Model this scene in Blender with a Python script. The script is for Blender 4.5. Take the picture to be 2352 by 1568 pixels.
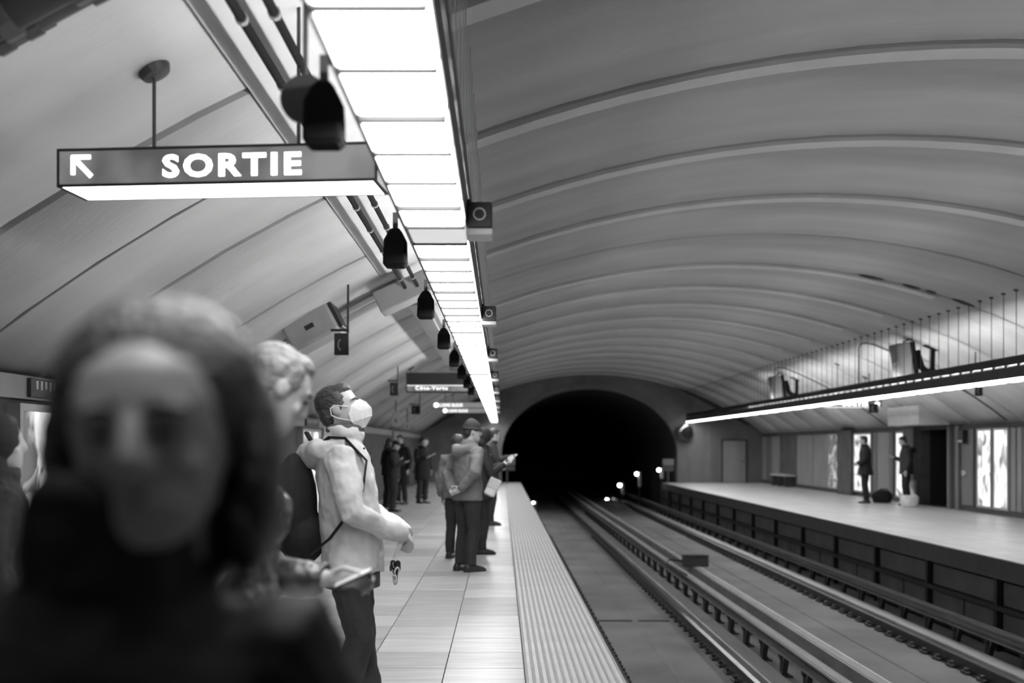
import bpy, math, random
from mathutils import Vector, Matrix
random.seed(7)
for o in list(bpy.data.objects): bpy.data.objects.remove(o)
SC = bpy.context.scene
COL = SC.collection
R = math.radians
# ---------------------------------------------------------------- camera
F, VPX, VPY, CZ = 2600.0, 1152.0, 1025.0, 1.45      # focal length in px, vanishing point of the tracks, eye height
cam_d = bpy.data.cameras.new('camera'); cam = bpy.data.objects.new('camera', cam_d); COL.objects.link(cam)
cam.location = (0, 0, CZ); cam.rotation_euler = (R(90), 0, 0)
cam_d.sensor_width = 36; cam_d.lens = F/2352*36
cam_d.shift_x = (1176-VPX)/2352; cam_d.shift_y = (VPY-784)/2352
cam_d.clip_start = .05; cam_d.clip_end = 300
cam_d.dof.use_dof = True; cam_d.dof.focus_distance = 7.5; cam_d.dof.aperture_fstop = 1.65
SC.camera = cam
# ---------------------------------------------------------------- world and exposure
w = bpy.data.worlds.new('world'); SC.world = w; w.use_nodes = True
w.node_tree.nodes['Background'].inputs[0].default_value = (.5, .5, .5, 1)
w.node_tree.nodes['Background'].inputs[1].default_value = .012
SC.view_settings.view_transform = 'Standard'; SC.view_settings.look = 'None'
SC.view_settings.exposure = 0.6; SC.view_settings.gamma = 1.0; SC.view_settings.use_curve_mapping = False
LAMP = 13.0          # radiance of the diffusers
TUBE = 66.0          # radiance of the bare tubes on top of the light housings
def P(px, py, Y):    # photo pixel + a known distance along the tracks -> world point
    return Vector(((px-VPX)*Y/F, Y, CZ+(VPY-py)*Y/F))
# ---------------------------------------------------------------- materials
MATS = {}
def mat(name, v, rough=.7, var=.12, scale=6.0, stretch=(1,1,1), bump=0.0, bscale=None, metal=0.0, rnd=0.0, spec=.5, streak=0.0):
    if name in MATS: return MATS[name]
    m = bpy.data.materials.new(name); m.use_nodes = True; MATS[name] = m
    nt = m.node_tree; b = nt.nodes['Principled BSDF']
    b.inputs['Roughness'].default_value = rough; b.inputs['Metallic'].default_value = metal
    b.inputs['Specular IOR Level'].default_value = spec
    tc = nt.nodes.new('ShaderNodeTexCoord'); mp = nt.nodes.new('ShaderNodeMapping')
    mp.inputs['Scale'].default_value = stretch
    nt.links.new(tc.outputs['Object'], mp.inputs[0])
    vec = mp.outputs[0]
    oi = None
    if rnd > 0:
        oi = nt.nodes.new('ShaderNodeObjectInfo'); ad = nt.nodes.new('ShaderNodeVectorMath'); ad.operation = 'MULTIPLY_ADD'
        ad.inputs[1].default_value = (37, 91, 53)
        nt.links.new(oi.outputs['Random'], ad.inputs[0]); nt.links.new(vec, ad.inputs[2]); vec = ad.outputs[0]
    n = nt.nodes.new('ShaderNodeTexNoise'); n.inputs['Scale'].default_value = scale; n.inputs['Detail'].default_value = 5
    nt.links.new(vec, n.inputs['Vector'])
    mr = nt.nodes.new('ShaderNodeMapRange'); mr.inputs[1].default_value = .25; mr.inputs[2].default_value = .75
    mr.inputs[3].default_value = v*(1-var); mr.inputs[4].default_value = min(.95, v*(1+var))
    nt.links.new(n.outputs['Fac'], mr.inputs[0]); out = mr.outputs[0]
    if oi:
        m2 = nt.nodes.new('ShaderNodeMapRange'); m2.inputs[3].default_value = 1-rnd; m2.inputs[4].default_value = 1+rnd
        nt.links.new(oi.outputs['Random'], m2.inputs[0])
        mu = nt.nodes.new('ShaderNodeMath'); mu.operation = 'MULTIPLY'
        nt.links.new(out, mu.inputs[0]); nt.links.new(m2.outputs[0], mu.inputs[1]); out = mu.outputs[0]
    cb = nt.nodes.new('ShaderNodeCombineColor')
    for i in range(3): nt.links.new(out, cb.inputs[i])
    nt.links.new(cb.outputs[0], b.inputs['Base Color'])
    if bump > 0:
        n2 = nt.nodes.new('ShaderNodeTexNoise'); n2.inputs['Scale'].default_value = bscale or scale*4; n2.inputs['Detail'].default_value = 4
        nt.links.new(vec, n2.inputs['Vector'])
        bp = nt.nodes.new('ShaderNodeBump'); bp.inputs['Strength'].default_value = bump; bp.inputs['Distance'].default_value = .02
        nt.links.new(n2.outputs['Fac'], bp.inputs['Height']); nt.links.new(bp.outputs[0], b.inputs['Normal'])
    return m
def glow(name, strength, v=1.0):
    if name in MATS: return MATS[name]
    m = bpy.data.materials.new(name); m.use_nodes = True; MATS[name] = m
    b = m.node_tree.nodes['Principled BSDF']
    b.inputs['Base Color'].default_value = (.6, .6, .6, 1)
    b.inputs['Emission Color'].default_value = (v, v, v, 1); b.inputs['Emission Strength'].default_value = strength
    return m
def poster(name, lo, hi, scale, seed, stretch=(1,1,1), cut=(.42,.6)):
    "back-lit printed sheet: an abstract print of light and dark shapes"
    if name in MATS: return MATS[name]
    m = bpy.data.materials.new(name); m.use_nodes = True; MATS[name] = m
    nt = m.node_tree; b = nt.nodes['Principled BSDF']; b.inputs['Roughness'].default_value = .25
    tc = nt.nodes.new('ShaderNodeTexCoord'); mp = nt.nodes.new('ShaderNodeMapping')
    mp.inputs['Location'].default_value = (seed, seed*1.7, seed*.3); mp.inputs['Scale'].default_value = stretch
    n = nt.nodes.new('ShaderNodeTexNoise'); n.inputs['Scale'].default_value = scale; n.inputs['Detail'].default_value = 3; n.inputs['Distortion'].default_value = .8
    mr = nt.nodes.new('ShaderNodeMapRange'); mr.inputs[1].default_value = cut[0]; mr.inputs[2].default_value = cut[1]
    mr.inputs[3].default_value = lo; mr.inputs[4].default_value = hi
    nt.links.new(tc.outputs['Object'], mp.inputs[0]); nt.links.new(mp.outputs[0], n.inputs[0]); nt.links.new(n.outputs['Fac'], mr.inputs[0])
    b.inputs['Base Color'].default_value = (.3, .3, .3, 1); b.inputs['Emission Color'].default_value = (1, 1, 1, 1)
    nt.links.new(mr.outputs[0], b.inputs['Emission Strength'])
    return m
def floor_far(name, v):
    m = mat(name, v, .38, .16, 3.0, (1, 5, 1))
    nt = m.node_tree; b = nt.nodes['Principled BSDF']
    br = nt.nodes.new('ShaderNodeTexBrick'); br.offset = 0; br.inputs['Scale'].default_value = 1
    br.inputs['Brick Width'].default_value = .515; br.inputs['Row Height'].default_value = .58; br.inputs['Mortar Size'].default_value = .006
    br.inputs['Color1'].default_value = (.84,)*3+(1,); br.inputs['Color2'].default_value = (1,)*3+(1,); br.inputs['Mortar'].default_value = (.4,)*3+(1,)
    tc = nt.nodes.new('ShaderNodeTexCoord'); nt.links.new(tc.outputs['Object'], br.inputs[0])
    mx = nt.nodes.new('ShaderNodeMix'); mx.data_type = 'RGBA'; mx.blend_type = 'MULTIPLY'; mx.inputs[0].default_value = 1
    src = b.inputs['Base Color'].links[0].from_socket
    nt.links.new(src, mx.inputs[6]); nt.links.new(br.outputs[0], mx.inputs[7]); nt.links.new(mx.outputs[2], b.inputs['Base Color'])
    return m
M_vault = mat('vault_plaster', .54, .55, .14, .9, (.5, 2.2, 1), .25, 14)
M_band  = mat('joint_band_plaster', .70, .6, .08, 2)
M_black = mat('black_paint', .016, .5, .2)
M_dark  = mat('dark_steel', .05, .45, .3, 4)
M_hous  = mat('lamp_housing', .06, .5, .2, 3)
M_mid   = mat('grey_paint', .28, .5, .12, 3)
M_light = mat('pale_paint', .62, .5, .1, 3)
M_tile  = mat('stone_tile', .50, .34, .22, 2.2, (1, 9, 1), .05, 10, rnd=.2)
M_slab  = floor_far('stone_floor', .50)
M_slabR = floor_far('terrazzo_floor', .52)
M_grout = mat('grout', .12, .9)
M_tact  = mat('tactile_strip', .52, .6, .1, 3, (3, 1, 1))
M_conc  = mat('track_concrete', .18, .75, .35, .9, (1, .8, 1), .3, 12)
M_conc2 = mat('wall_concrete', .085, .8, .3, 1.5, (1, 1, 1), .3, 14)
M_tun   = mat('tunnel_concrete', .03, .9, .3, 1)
M_portal= mat('portal_concrete', .17, .8, .35, 1.2, (1, 1, 1), .3, 8)
M_rail  = mat('rail_side', .045, .5, .4, 8, metal=.2)
M_shine = mat('rail_head_steel', .55, .22, .2, 9, metal=1.0)
M_roll  = mat('running_way', .30, .4, .2, 3, (3, .5, 1))
M_bar   = mat('guide_bar_steel', .20, .4, .3, 5, (2, .4, 1), metal=.3)
M_wallD = mat('wall_brick_dark', .09, .7, .25, 3, bump=.2)
M_wallM = mat('wall_panel_grey', .36, .55, .15, 2, (1, 1, .4))
M_wallL = mat('wall_panel_pale', .52, .5, .12, 2, (1, 1, .4))
M_panL  = mat('bay_panel_pale', .26, .5, .15, 2, (1, 1, .4))
M_panM  = mat('bay_panel_grey', .15, .55, .15, 2, (1, 1, .4))
M_matte = mat('matte_black', .012, .95, .2, spec=.1)
M_tactb = mat('tactile_base', .30, .8, .1)
M_alu   = mat('aluminium_frame', .45, .35, .1, 5, metal=.5)
G_lamp, G_dim, G_tube = glow('lamp_diffuser', LAMP), glow('lamp_diffuser_weak', LAMP*.028), glow('lamp_tube', TUBE)
G_text, G_sign = glow('lit_lettering', 2.2), glow('lit_sign_bottom', 3.0)
# ---------------------------------------------------------------- mesh builder
class MB:
    def __init__(s): s.v, s.f, s.M = [], [], Matrix()
    def add(s, vs, fs):
        b = len(s.v); s.v += [tuple(s.M @ Vector(p)) for p in vs]; s.f += [tuple(b+i for i in q) for q in fs]; return s
    def box(s, x0, x1, y0, y1, z0, z1):
        vs = [(x, y, z) for z in (z0, z1) for y in (y0, y1) for x in (x0, x1)]
        return s.add(vs, [(0,2,3,1), (4,5,7,6), (0,1,5,4), (2,6,7,3), (0,4,6,2), (1,3,7,5)])
    def bbox(s, x0, x1, y0, y1, z0, z1, c):            # box with chamfered vertical-profile edges
        rings = []
        for z, k in ((z0, c), (z0+c, 0), (z1-c, 0), (z1, c)):
            rings.append([(x0+k+c, y0+k, z), (x1-k-c, y0+k, z), (x1-k, y0+k+c, z), (x1-k, y1-k-c, z), (x1-k-c, y1-k, z), (x0+k+c, y1-k, z), (x0+k, y1-k-c, z), (x0+k, y0+k+c, z)])
        return s.loft(rings)
    def loft(s, rings, cap=True, closed=True):
        n = len(rings[0]); vs = [p for r in rings for p in r]; fs = []
        for i in range(len(rings)-1):
            for j in range(n if closed else n-1):
                k = (j+1) % n; fs.append((i*n+j, i*n+k, (i+1)*n+k, (i+1)*n+j))
        if cap: fs += [tuple(range(n-1, -1, -1)), tuple((len(rings)-1)*n+j for j in range(n))]
        return s.add(vs, fs)
    def rings(s, L, n=16):                             # horizontal ellipses (cx, cy, z, rx, ry)
        return s.loft([[(c[0]+c[3]*math.cos(2*math.pi*j/n), c[1]+c[4]*math.sin(2*math.pi*j/n), c[2]) for j in range(n)] for c in L])
    def tube(s, pts, rad, n=10, ref=None):
        pts = [Vector(p) for p in pts]; rs = []; u = None
        if not isinstance(rad, (list,)): rad = [rad]*len(pts)
        for i, p in enumerate(pts):
            t = (pts[min(i+1, len(pts)-1)]-pts[max(i-1, 0)]).normalized()
            a = Vector(ref) if ref else (u if u else (Vector((0,0,1)) if abs(t.z) < .9 else Vector((1,0,0))))
            u = (a-t*a.dot(t)).normalized(); v = t.cross(u)
            r = rad[i]; ru, rv = r if isinstance(r, tuple) else (r, r)
            rs.append([tuple(p+u*ru*math.cos(2*math.pi*j/n)+v*rv*math.sin(2*math.pi*j/n)) for j in range(n)])
        return s.loft(rs)
    def ell(s, c, r, rot=None, n=14, m=9):
        Q = Matrix.Rotation(0, 3, 'X') if rot is None else rot
        L = []
        for i in range(m):
            a = -math.pi/2+math.pi*(i+.35)/(m-.3); a = max(-1.52, min(1.52, a))
            L.append([tuple(Vector(c)+Q @ Vector((r[0]*math.cos(a)*math.cos(2*math.pi*j/n), r[1]*math.cos(a)*math.sin(2*math.pi*j/n), r[2]*math.sin(a)))) for j in range(n)])
        return s.loft(L)
    def extr(s, prof, y0, y1):                         # closed (x, z) outline swept along the tracks
        return s.loft([[(x, y0, z) for x, z in prof], [(x, y1, z) for x, z in prof]])
    def mesh(s, name, m=None, smooth=False):
        me = bpy.data.meshes.new(name); me.from_pydata(s.v, [], s.f); me.validate()
        if m: me.materials.append(m)
        import bmesh
        bm = bmesh.new(); bm.from_mesh(me); bmesh.ops.recalc_face_normals(bm, faces=bm.faces); bm.to_mesh(me); bm.free()
        if smooth:
            for p in me.polygons: p.use_smooth = True
        return me
    def build(s, name, m, parent=None, loc=None, smooth=False):
        return inst(s.mesh(name, m, smooth), name, parent, loc)
def inst(me, name, parent=None, loc=None, rot=None):
    o = bpy.data.objects.new(name, me); COL.objects.link(o)
    if parent: o.parent = parent
    if loc: o.location = loc
    if rot: o.rotation_euler = rot
    return o
def tag(o, label, cat, group=None, kind=None):
    o['label'] = label; o['category'] = cat
    if group: o['group'] = group
    if kind: o['kind'] = kind
    return o
def thing(name, label, cat, loc=(0,0,0), rz=0, group=None):
    o = inst(None, name, None, loc, (0,0,rz)); return tag(o, label, cat, group)
def struct(name, mb, m, label, cat):
    return tag(mb.build(name, m), label, cat, kind='structure')
def copy_tree(o, parent=None):
    c = o.copy(); COL.objects.link(c); c.parent = parent
    for ch in list(o.children): copy_tree(ch, c)
    return c
def text_mesh(txt, size, depth=.004, bold=.0):
    cu = bpy.data.curves.new('lettering', 'FONT'); cu.body = txt; cu.size = size; cu.extrude = depth; cu.offset = bold
    cu.space_character = 1.22; cu.align_x = 'LEFT'; cu.resolution_u = 3
    o = bpy.data.objects.new('tmp_lettering', cu); COL.objects.link(o)
    dg = bpy.context.evaluated_depsgraph_get(); me = bpy.data.meshes.new_from_object(o.evaluated_get(dg))
    bpy.data.objects.remove(o); me.materials.clear(); return me
# ================================================================ THE STATION SHELL
XC, RV, ZCV = 3.6, 11.1, 4.35-11.1
def vz(x, off=0.0): return ZCV+math.sqrt((RV-off)**2-(x-XC)**2)
XL, XR, ZW = -3.3, 10.5, vz(-3.3)
EL, ER = .766, 6.45                   # platform edges
Y0, YE = -8.0, 45.4                   # extent of the station that is built
RIB0, RIBS = 8.1, 2.45
def arc(off, n=28, x0=XL, x1=XR):
    a0, a1 = math.acos((x0-XC)/(RV-off)), math.acos((x1-XC)/(RV-off))
    return [(XC+(RV-off)*math.cos(a0+(a1-a0)*i/n), ZCV+(RV-off)*math.sin(a0+(a1-a0)*i/n)) for i in range(n+1)]
# ceiling: backing shell + vault segments with open joints + joint bands
b = MB(); p1, p2 = arc(-.12), arc(-.22)
b.extr(p1+p2[::-1], Y0, YE)
ceiling = struct('ceiling', b, M_matte, 'long barrel vault of plastered segments with dark joints', 'ceiling')
b = MB(); p1, p2 = arc(0), arc(-.11); b.extr(p1+p2[::-1], .04, RIBS-.045); seg = b.mesh('vault_segment', M_vault, True)
for p in seg.polygons: p.use_smooth = abs(p.normal.y) < .5
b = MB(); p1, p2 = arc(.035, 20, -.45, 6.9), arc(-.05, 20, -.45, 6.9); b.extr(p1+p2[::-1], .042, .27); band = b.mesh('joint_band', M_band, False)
ribs = [RIB0+RIBS*k for k in range(-6, 16)]
for y in ribs:
    if y > YE-.3: break
    s = inst(seg, 'vault_segment', ceiling, (0, y, 0))
    if y+RIBS > YE: s.scale.y = (YE-y)/RIBS
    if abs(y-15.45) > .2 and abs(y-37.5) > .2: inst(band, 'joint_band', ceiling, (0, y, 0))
b = MB(); p1, p2 = arc(.006, 8, -3.25, -1.26), arc(-.02, 8, -3.25, -1.26); b.extr(p1+p2[::-1], 0, .03); sl = b.mesh('joint_seal', M_panM)
inst(sl, 'joint_seal', ceiling, (0, 6.83, 0))
for px, ang_w in ((2003, .22), (2095, .16), (2140, .09), (2215, .2)):
    x = (px-VPX)*17.8/F; b = MB(); b.M = Matrix.Translation((x, 17.83, vz(x)-.01)) @ Matrix.Rotation(math.asin((x-XC)/RV), 4, 'Y'); b.ell((0,0,0), (ang_w, .05, .028), None, 10, 5)
    b.build('plaster_flake', M_dark, ceiling)
# floors
b = MB(); b.box(XL, EL-.02, Y0, YE, -.30, -.022)
floor = struct('floor', b, M_grout, 'near platform slab under the stone tiles', 'floor')
TX0, TW, TD, YT0, NR = .148, .515, .58, 1.6, 36
b = MB(); b.bbox(.003, TW-.003, .007, TD-.007, -.021, 0, .002); tile = b.mesh('floor_tile', M_tile)
for r in range(NR):
    for c in range(7):
        x = TX0-TW*(c+1)
        if x < XL-.01: continue
        inst(tile, 'floor_tile', floor, (x, YT0+r*TD, 0))
b = MB(); b.box(XL, TX0-TW*6, YT0, YT0+NR*TD, -.021, -.001); b.build('tile_border', M_slab, floor)
b = MB(); b.box(XL, TX0, YT0+NR*TD+.003, YE, -.021, 0); b.build('far_paving', M_slab, floor)
b = MB(); b.box(XL, TX0, Y0, YT0-.003, -.021, 0); b.build('rear_paving', M_slab, floor)
b = MB(); b.box(EL-.3, EL-.1, Y0, YE, -1.27, -.301)
struct('wall_platform_near', b, M_conc2, 'dark concrete wall below the near platform edge', 'wall')
b = MB(); b.box(EL-.021, EL, Y0, YE, -.28, -.0225); struct('trim_1', b, M_conc2, 'thin dark nosing under the ribbed warning strip', 'trim')
b = MB(); b.box(ER, XR, Y0, YE, -.26, 0)
floor2 = struct('floor_opposite', b, M_slabR, 'shiny pale floor of the opposite platform', 'floor')
b = MB(); b.box(ER-.012, ER+.0, Y0, YE, -.27, -.012)
b.build('edge_nosing', M_dark, floor2)
b = MB(); b.box(-.5, 8.0, Y0, 90, -1.5, -1.27)
trackbed = struct('floor_trackbed', b, M_conc, 'grey concrete trackbed floor between the two platforms', 'floor')
# wall under the opposite platform: two rows of concrete panels
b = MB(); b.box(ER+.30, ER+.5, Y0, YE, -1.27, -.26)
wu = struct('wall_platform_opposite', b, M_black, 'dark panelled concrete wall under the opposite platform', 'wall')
b = MB(); b.bbox(ER+.2, ER+.29, .05, RIBS-.05, -.66, -.34, .01); pa = b.mesh('wall_panel', M_conc2)
b = MB(); b.bbox(ER+.2, ER+.29, .05, RIBS/2-.03, -1.24, -.72, .01); pb = b.mesh('wall_panel', M_conc2)
for k in range(-2, 16):
    y = RIB0+RIBS*k-.4
    inst(pa, 'wall_panel', wu, (0, y, 0)); inst(pb, 'wall_panel', wu, (0, y, 0)); inst(pb, 'wall_panel', wu, (0, y+RIBS/2, 0))
b = MB(); b.box(ER+.10, ER+.16, Y0, YE, -.72, -.66); b.build('cable_rail', M_black, wu)
b = MB()
for k in range(-2, 16): b.box(ER+.12, ER+.19, RIB0+RIBS*k-.43, RIB0+RIBS*k-.33, -1.27, -.26)
b.build('rail_bracket', M_black, wu)
# side walls
b = MB(); b.box(XL-.25, XL, Y0, YE, 0, ZW+.06)
wall_left = struct('wall_left', b, M_wallD, 'dark brick wall behind the near platform', 'wall')
b = MB(); b.box(XL, XL+.05, Y0, YE, ZW-.17, ZW-.012); b.build('header', M_wallM, wall_left)
b = MB(); b.box(XL, XL+.02, Y0, YE, 0.001, .1); tag(b.build('baseboard_left', M_dark), 'dark plinth strip along the near platform wall', 'baseboard', kind='structure')
def yat(px, x): return F*x/(px-VPX)
DO0, DO1 = yat(2183, XR), yat(2113, XR)            # black passage in the opposite wall
b = MB(); b.box(XR, XR+.25, Y0, DO0, 0, ZW+.06); b.box(XR, XR+.25, DO1, YE, 0, ZW+.06); b.box(XR, XR+.25, DO0, DO1, 1.9, ZW+.06)
wall_right = struct('wall_right', b, M_wallD, 'wall of grey panels behind the opposite platform', 'wall')
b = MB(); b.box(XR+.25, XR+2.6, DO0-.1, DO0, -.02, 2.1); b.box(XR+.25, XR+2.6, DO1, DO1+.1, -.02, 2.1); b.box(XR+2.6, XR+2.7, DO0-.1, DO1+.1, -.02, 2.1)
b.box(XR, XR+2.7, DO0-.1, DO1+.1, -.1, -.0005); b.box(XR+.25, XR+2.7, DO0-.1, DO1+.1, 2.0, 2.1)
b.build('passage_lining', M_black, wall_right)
def wpanel(p0, p1, m, z0=.12, z1=1.84, t=.05, name='wall_panel'):
    ya, yb = yat(p1, XR), yat(p0, XR)
    b = MB(); b.bbox(XR-t, XR+.001, ya+.01, yb-.01, z0, z1, .008); return b.build(name, m, wall_right)
for a, c, m in ((1751,1762,M_panL),(1763,1774,M_panM),(1775,1793,M_panL),(1834,1870,M_panL),(1871,1906,M_panL),(2009,2018,M_panM),(2019,2046,M_panL),(2047,2055,M_panM),
                (2213,2240,M_panM),(2326,2338,M_panL),(2341,2352,M_panL),(2354,2372,M_panM),(2374,2400,M_panL),(2402,2440,M_panM)):
    wpanel(a, c, m)
for a, c in ((1934,1966),(2088,2112),(2184,2190),(2203,2211)): wpanel(a, c, M_panM if c-a < 10 else M_wallD, 0, 1.93, .16 if c-a > 10 else .1, 'pilaster')
b = MB(); b.box(XR-.05, XR, Y0, YE, 1.86, ZW-.06); b.build('header', M_wallD, wall_right)
b = MB(); b.box(XR-.02, XR, Y0, DO0, .001, .11); b.box(XR-.02, XR, DO1, YE, .001, .11); tag(b.build('baseboard_right', M_dark), 'dark plinth strip along the opposite wall', 'baseboard', kind='structure')
# bulkhead box over the passage
b = MB(); b.bbox(9.72, XR-.001, 26.4, 28.5, 1.96, 2.42, .012); tag(b.build('trim_2', M_light), 'pale boxed bulkhead over the black passage opening', 'bulkhead', kind='structure')
# end wall with the tunnel mouth
AX, AA, AZ, AB = 3.53, 3.52, 1.18, 2.58
th = [math.pi*(1-i/40) for i in range(41)]
inner = [(AX+AA*math.cos(t), AZ+AB*math.sin(t)) for t in th]
b = MB(); cols = [(XL, -.3)]+[(AX-AA, -1.27)]+inner+[(AX+AA, -1.27)]+[(XR, -.3)]
def strip(L, y0, y1):
    for (xa, za), (xb, zb) in zip(L[:-1], L[1:]):
        if abs(xa-xb) < 1e-6: continue
        ta, tb = vz(xa), vz(xb)
        vs = [(xa,y0,za),(xb,y0,zb),(xb,y0,tb),(xa,y0,ta),(xa,y1,za),(xb,y1,zb),(xb,y1,tb),(xa,y1,ta)]
        b.add(vs, [(0,1,2,3),(7,6,5,4),(0,4,5,1),(3,2,6,7),(0,3,7,4),(1,5,6,2)])
strip([(XL, -.3), (AX-AA, -.3)], YE, YE+.4); strip(inner, YE, YE+.4); strip([(AX+AA, -.3), (XR, -.3)], YE, YE+.4)
wall_end = struct('wall_end', b, M_portal, 'concrete end wall around the dark tunnel mouth', 'wall')
rim = [(AX-AA, -1.27)]+inner+[(AX+AA, -1.27)]; rim2 = [(AX-AA-.22, -1.27)]+[(AX+(AA+.22)*math.cos(t), AZ+(AB+.22)*math.sin(t)) for t in th]+[(AX+AA+.22, -1.27)]
b = MB()
for i in range(len(rim)-1):
    q = [rim[i], rim[i+1], rim2[i+1], rim2[i]]
    b.add([(x, YE-.05, z) for x, z in q]+[(x, YE, z) for x, z in q], [(0,1,2,3),(0,4,5,1),(1,5,6,2),(2,6,7,3),(3,7,4,0)])
b.build('portal_rim', M_panM, wall_end)
b = MB()
for x in (-1.6, -.6): b.box(x, x+.5, YE-.02, YE, .05, 1.9)
for x in (7.55, 8.35, 9.85): b.box(x, x+.62, YE-.025, YE, .05, 2.3)
b.build('wall_cladding', M_panM, wall_end)
b = MB(); rr = rim; r2 = [(x+(.3 if x > AX else -.3), z+(.3 if z > 1 else 0)) for x, z in rr]
b.extr(rr+r2[::-1], YE+.4, 92)
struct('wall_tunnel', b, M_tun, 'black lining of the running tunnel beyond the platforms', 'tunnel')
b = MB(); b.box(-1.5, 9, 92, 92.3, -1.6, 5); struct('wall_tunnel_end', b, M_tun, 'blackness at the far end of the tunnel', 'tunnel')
# service door in the end wall
d = tag(inst(None, 'door_1', None, (0, YE, 0)), 'pale service door in the end wall beside the tunnel', 'door', kind='structure')
xa, xb = (1660-VPX)*YE/F, (1712-VPX)*YE/F
b = MB(); b.box(xa-.06, xa, -.07, 0, 0, 1.74); b.box(xb, xb+.06, -.07, 0, 0, 1.74); b.box(xa-.06, xb+.06, -.07, 0, 1.68, 1.74); b.build('door_frame', M_dark, d)
b = MB(); b.bbox(xa, xb, -.05, -.028, .01, 1.68, .006); b.build('door_leaf', M_panL, d)
b = MB(); b.tube([(xb-.1, -.05, .85), (xb-.1, -.09, .85), (xb-.2, -.09, .85)], .012); b.build('door_handle', M_dark, d)
# ================================================================ TACTILE STRIP
ts = thing('warning_strip', 'pale ribbed warning strip along the near platform edge', 'warning strip')
b = MB(); b.box(TX0+.004, EL, Y0, YE, -.0215, .004); b.build('strip_base', M_tactb, ts)
b = MB(); n = 13; wd = (EL-TX0-.02)/n
b.extr([(0, .003), (wd*.66, .003), (wd*.56, .015), (wd*.10, .015)], Y0, YE); rg = b.mesh('rib', M_tact)
for i in range(n): inst(rg, 'rib', ts, (TX0+.016+wd*i, 0, 0))
# ================================================================ TRACKS
YR0, YR1 = 2.0, 62.0
prof = [(-.07,0),(.07,0),(.07,.012),(.012,.03),(.012,.10),(.034,.112),(.034,.14),(-.034,.14),(-.034,.112),(-.012,.10),(-.012,.03),(-.07,.012)]
def rail(x, lab):
    t = thing('running_rail', lab, 'rail', (x, 0, -1.27))
    b = MB(); b.extr(prof, YR0, YR1); b.build('rail_profile', M_rail, t)
    b = MB(); b.box(-.031, .031, YR0, YR1, .1402, .1425); b.build('rail_head', M_shine, t)
    b = MB(); b.bbox(-.13, .13, 0, .2, .0, .035, .008); b.box(-.115, -.075, .07, .13, .035, .07); b.box(.075, .115, .07, .13, .035, .07)
    me = b.mesh('rail_fastener', M_rail)
    y = 4.0
    while y < 34: inst(me, 'rail_fastener', t, (0, y, 0)); y += .45
CT = {'near': 2.08, 'opposite': 4.94}
for nm, c in CT.items():
    rail(c-.7175, 'steel rail of the track by the %s platform, on the %s side' % (nm, 'platform' if nm == 'near' else 'middle'))
    rail(c+.7175, 'steel rail of the track by the %s platform, on the %s side' % (nm, 'middle' if nm == 'near' else 'platform'))
    for sgn in (-1, 1):
        side = 'platform' if (sgn < 0) == (nm == 'near') else 'middle'
        x = c+sgn*.97
        t = thing('running_way', 'flat grey tyre running way of the %s track, %s side' % (nm, side), 'running way', (x, 0, -1.27))
        b = MB(); b.bbox(-.12, .12, 0, RIBS*2-.015, .0, .145, .01); me = b.mesh('way_section', M_roll)
        for k in range(12): inst(me, 'way_section', t, (0, YR0+k*RIBS*2, 0))
        x = c+sgn*1.25
        t = thing('guide_bar', 'steel guide bar on insulators of the %s track, %s side' % (nm, side), 'guide bar', (x, 0, -1.27))
        b = MB(); b.extr([(-.075,.29),(.075,.29),(.075,.31),(-.045,.31),(-.045,.41),(.075,.41),(.075,.43),(-.075,.43)] if sgn < 0 else [(.075,.29),(-.075,.29),(-.075,.31),(.045,.31),(.045,.41),(-.075,.41),(-.075,.43),(.075,.43)], YR0, YR1)
        b.build('bar', M_bar, t)
        b = MB(); b.box(-.045, .045, YR0, YR1, .4305, .435); b.build('bar_top', M_wallM, t)
        b = MB(); b.rings([(0,0,.0,.07,.05),(0,0,.03,.07,.05),(0,0,.06,.045,.035),(0,0,.2,.04,.03),(0,0,.24,.06,.05),(0,0,.2895,.06,.05)], 10)
        b.box(-.10, .10, -.07, .07, 0, .02); b.add([(-.03,-.19,.289),(.03,-.19,.289),(.03,-.13,.289),(-.03,-.13,.289),(-.03,-.05,.02),(.03,-.05,.02),(.03,-.02,.02),(-.03,-.02,.02)], [(0,1,2,3),(4,7,6,5),(0,4,5,1),(1,5,6,2),(2,6,7,3),(3,7,4,0)])
        me = b.mesh('insulator', M_dark, False)
        y = 4.2
        while y < 46: inst(me, 'insulator', t, (0, y, 0)); y += 1.02
    b = MB(); b.extr([(c-.05,-1.27),(c+.05,-1.27),(c+.03,-1.255),(c-.03,-1.255)], 3, 60)
    t = tag(b.build('drain_strip', M_conc), 'low strip along the middle of the %s track floor' % nm, 'drain')
def floorbox(name, lab, cat, x0, x1, y0, y1, z0, z1, m, c=.01):
    b = MB(); b.bbox(x0, x1, y0, y1, z0, z1, c); return tag(b.build(name, m), lab, cat)
t = thing('junction_box', 'dark metal box standing on the guide bar between the tracks', 'junction box', (3.69, 21.6, -.838))
b = MB(); b.bbox(-.24, .24, -.12, .12, 0, .2, .01); b.build('case', M_dark, t)
b = MB(); b.bbox(-.25, .25, -.13, .13, .2, .225, .006); b.build('lid', M_rail, t)
b = MB(); b.tube([(-.24,0,.1),(-.5,0,.13),(-.62,-.6,.11),(-.42,-1.6,.02)], .018, 8); b.build('cable', M_black, t)
for y, xx in ((11.0, 1.6), (17.6, 1.55)):
    floorbox('floor_joint_plate', 'flat pale joint plate across the track floor at %s' % ('the slab crack' if y < 12 else 'the dark drain'), 'plate', 1.36, 2.62, y, y+.12, -1.27, -1.262, M_roll if y < 12 else M_black, .002)
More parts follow.
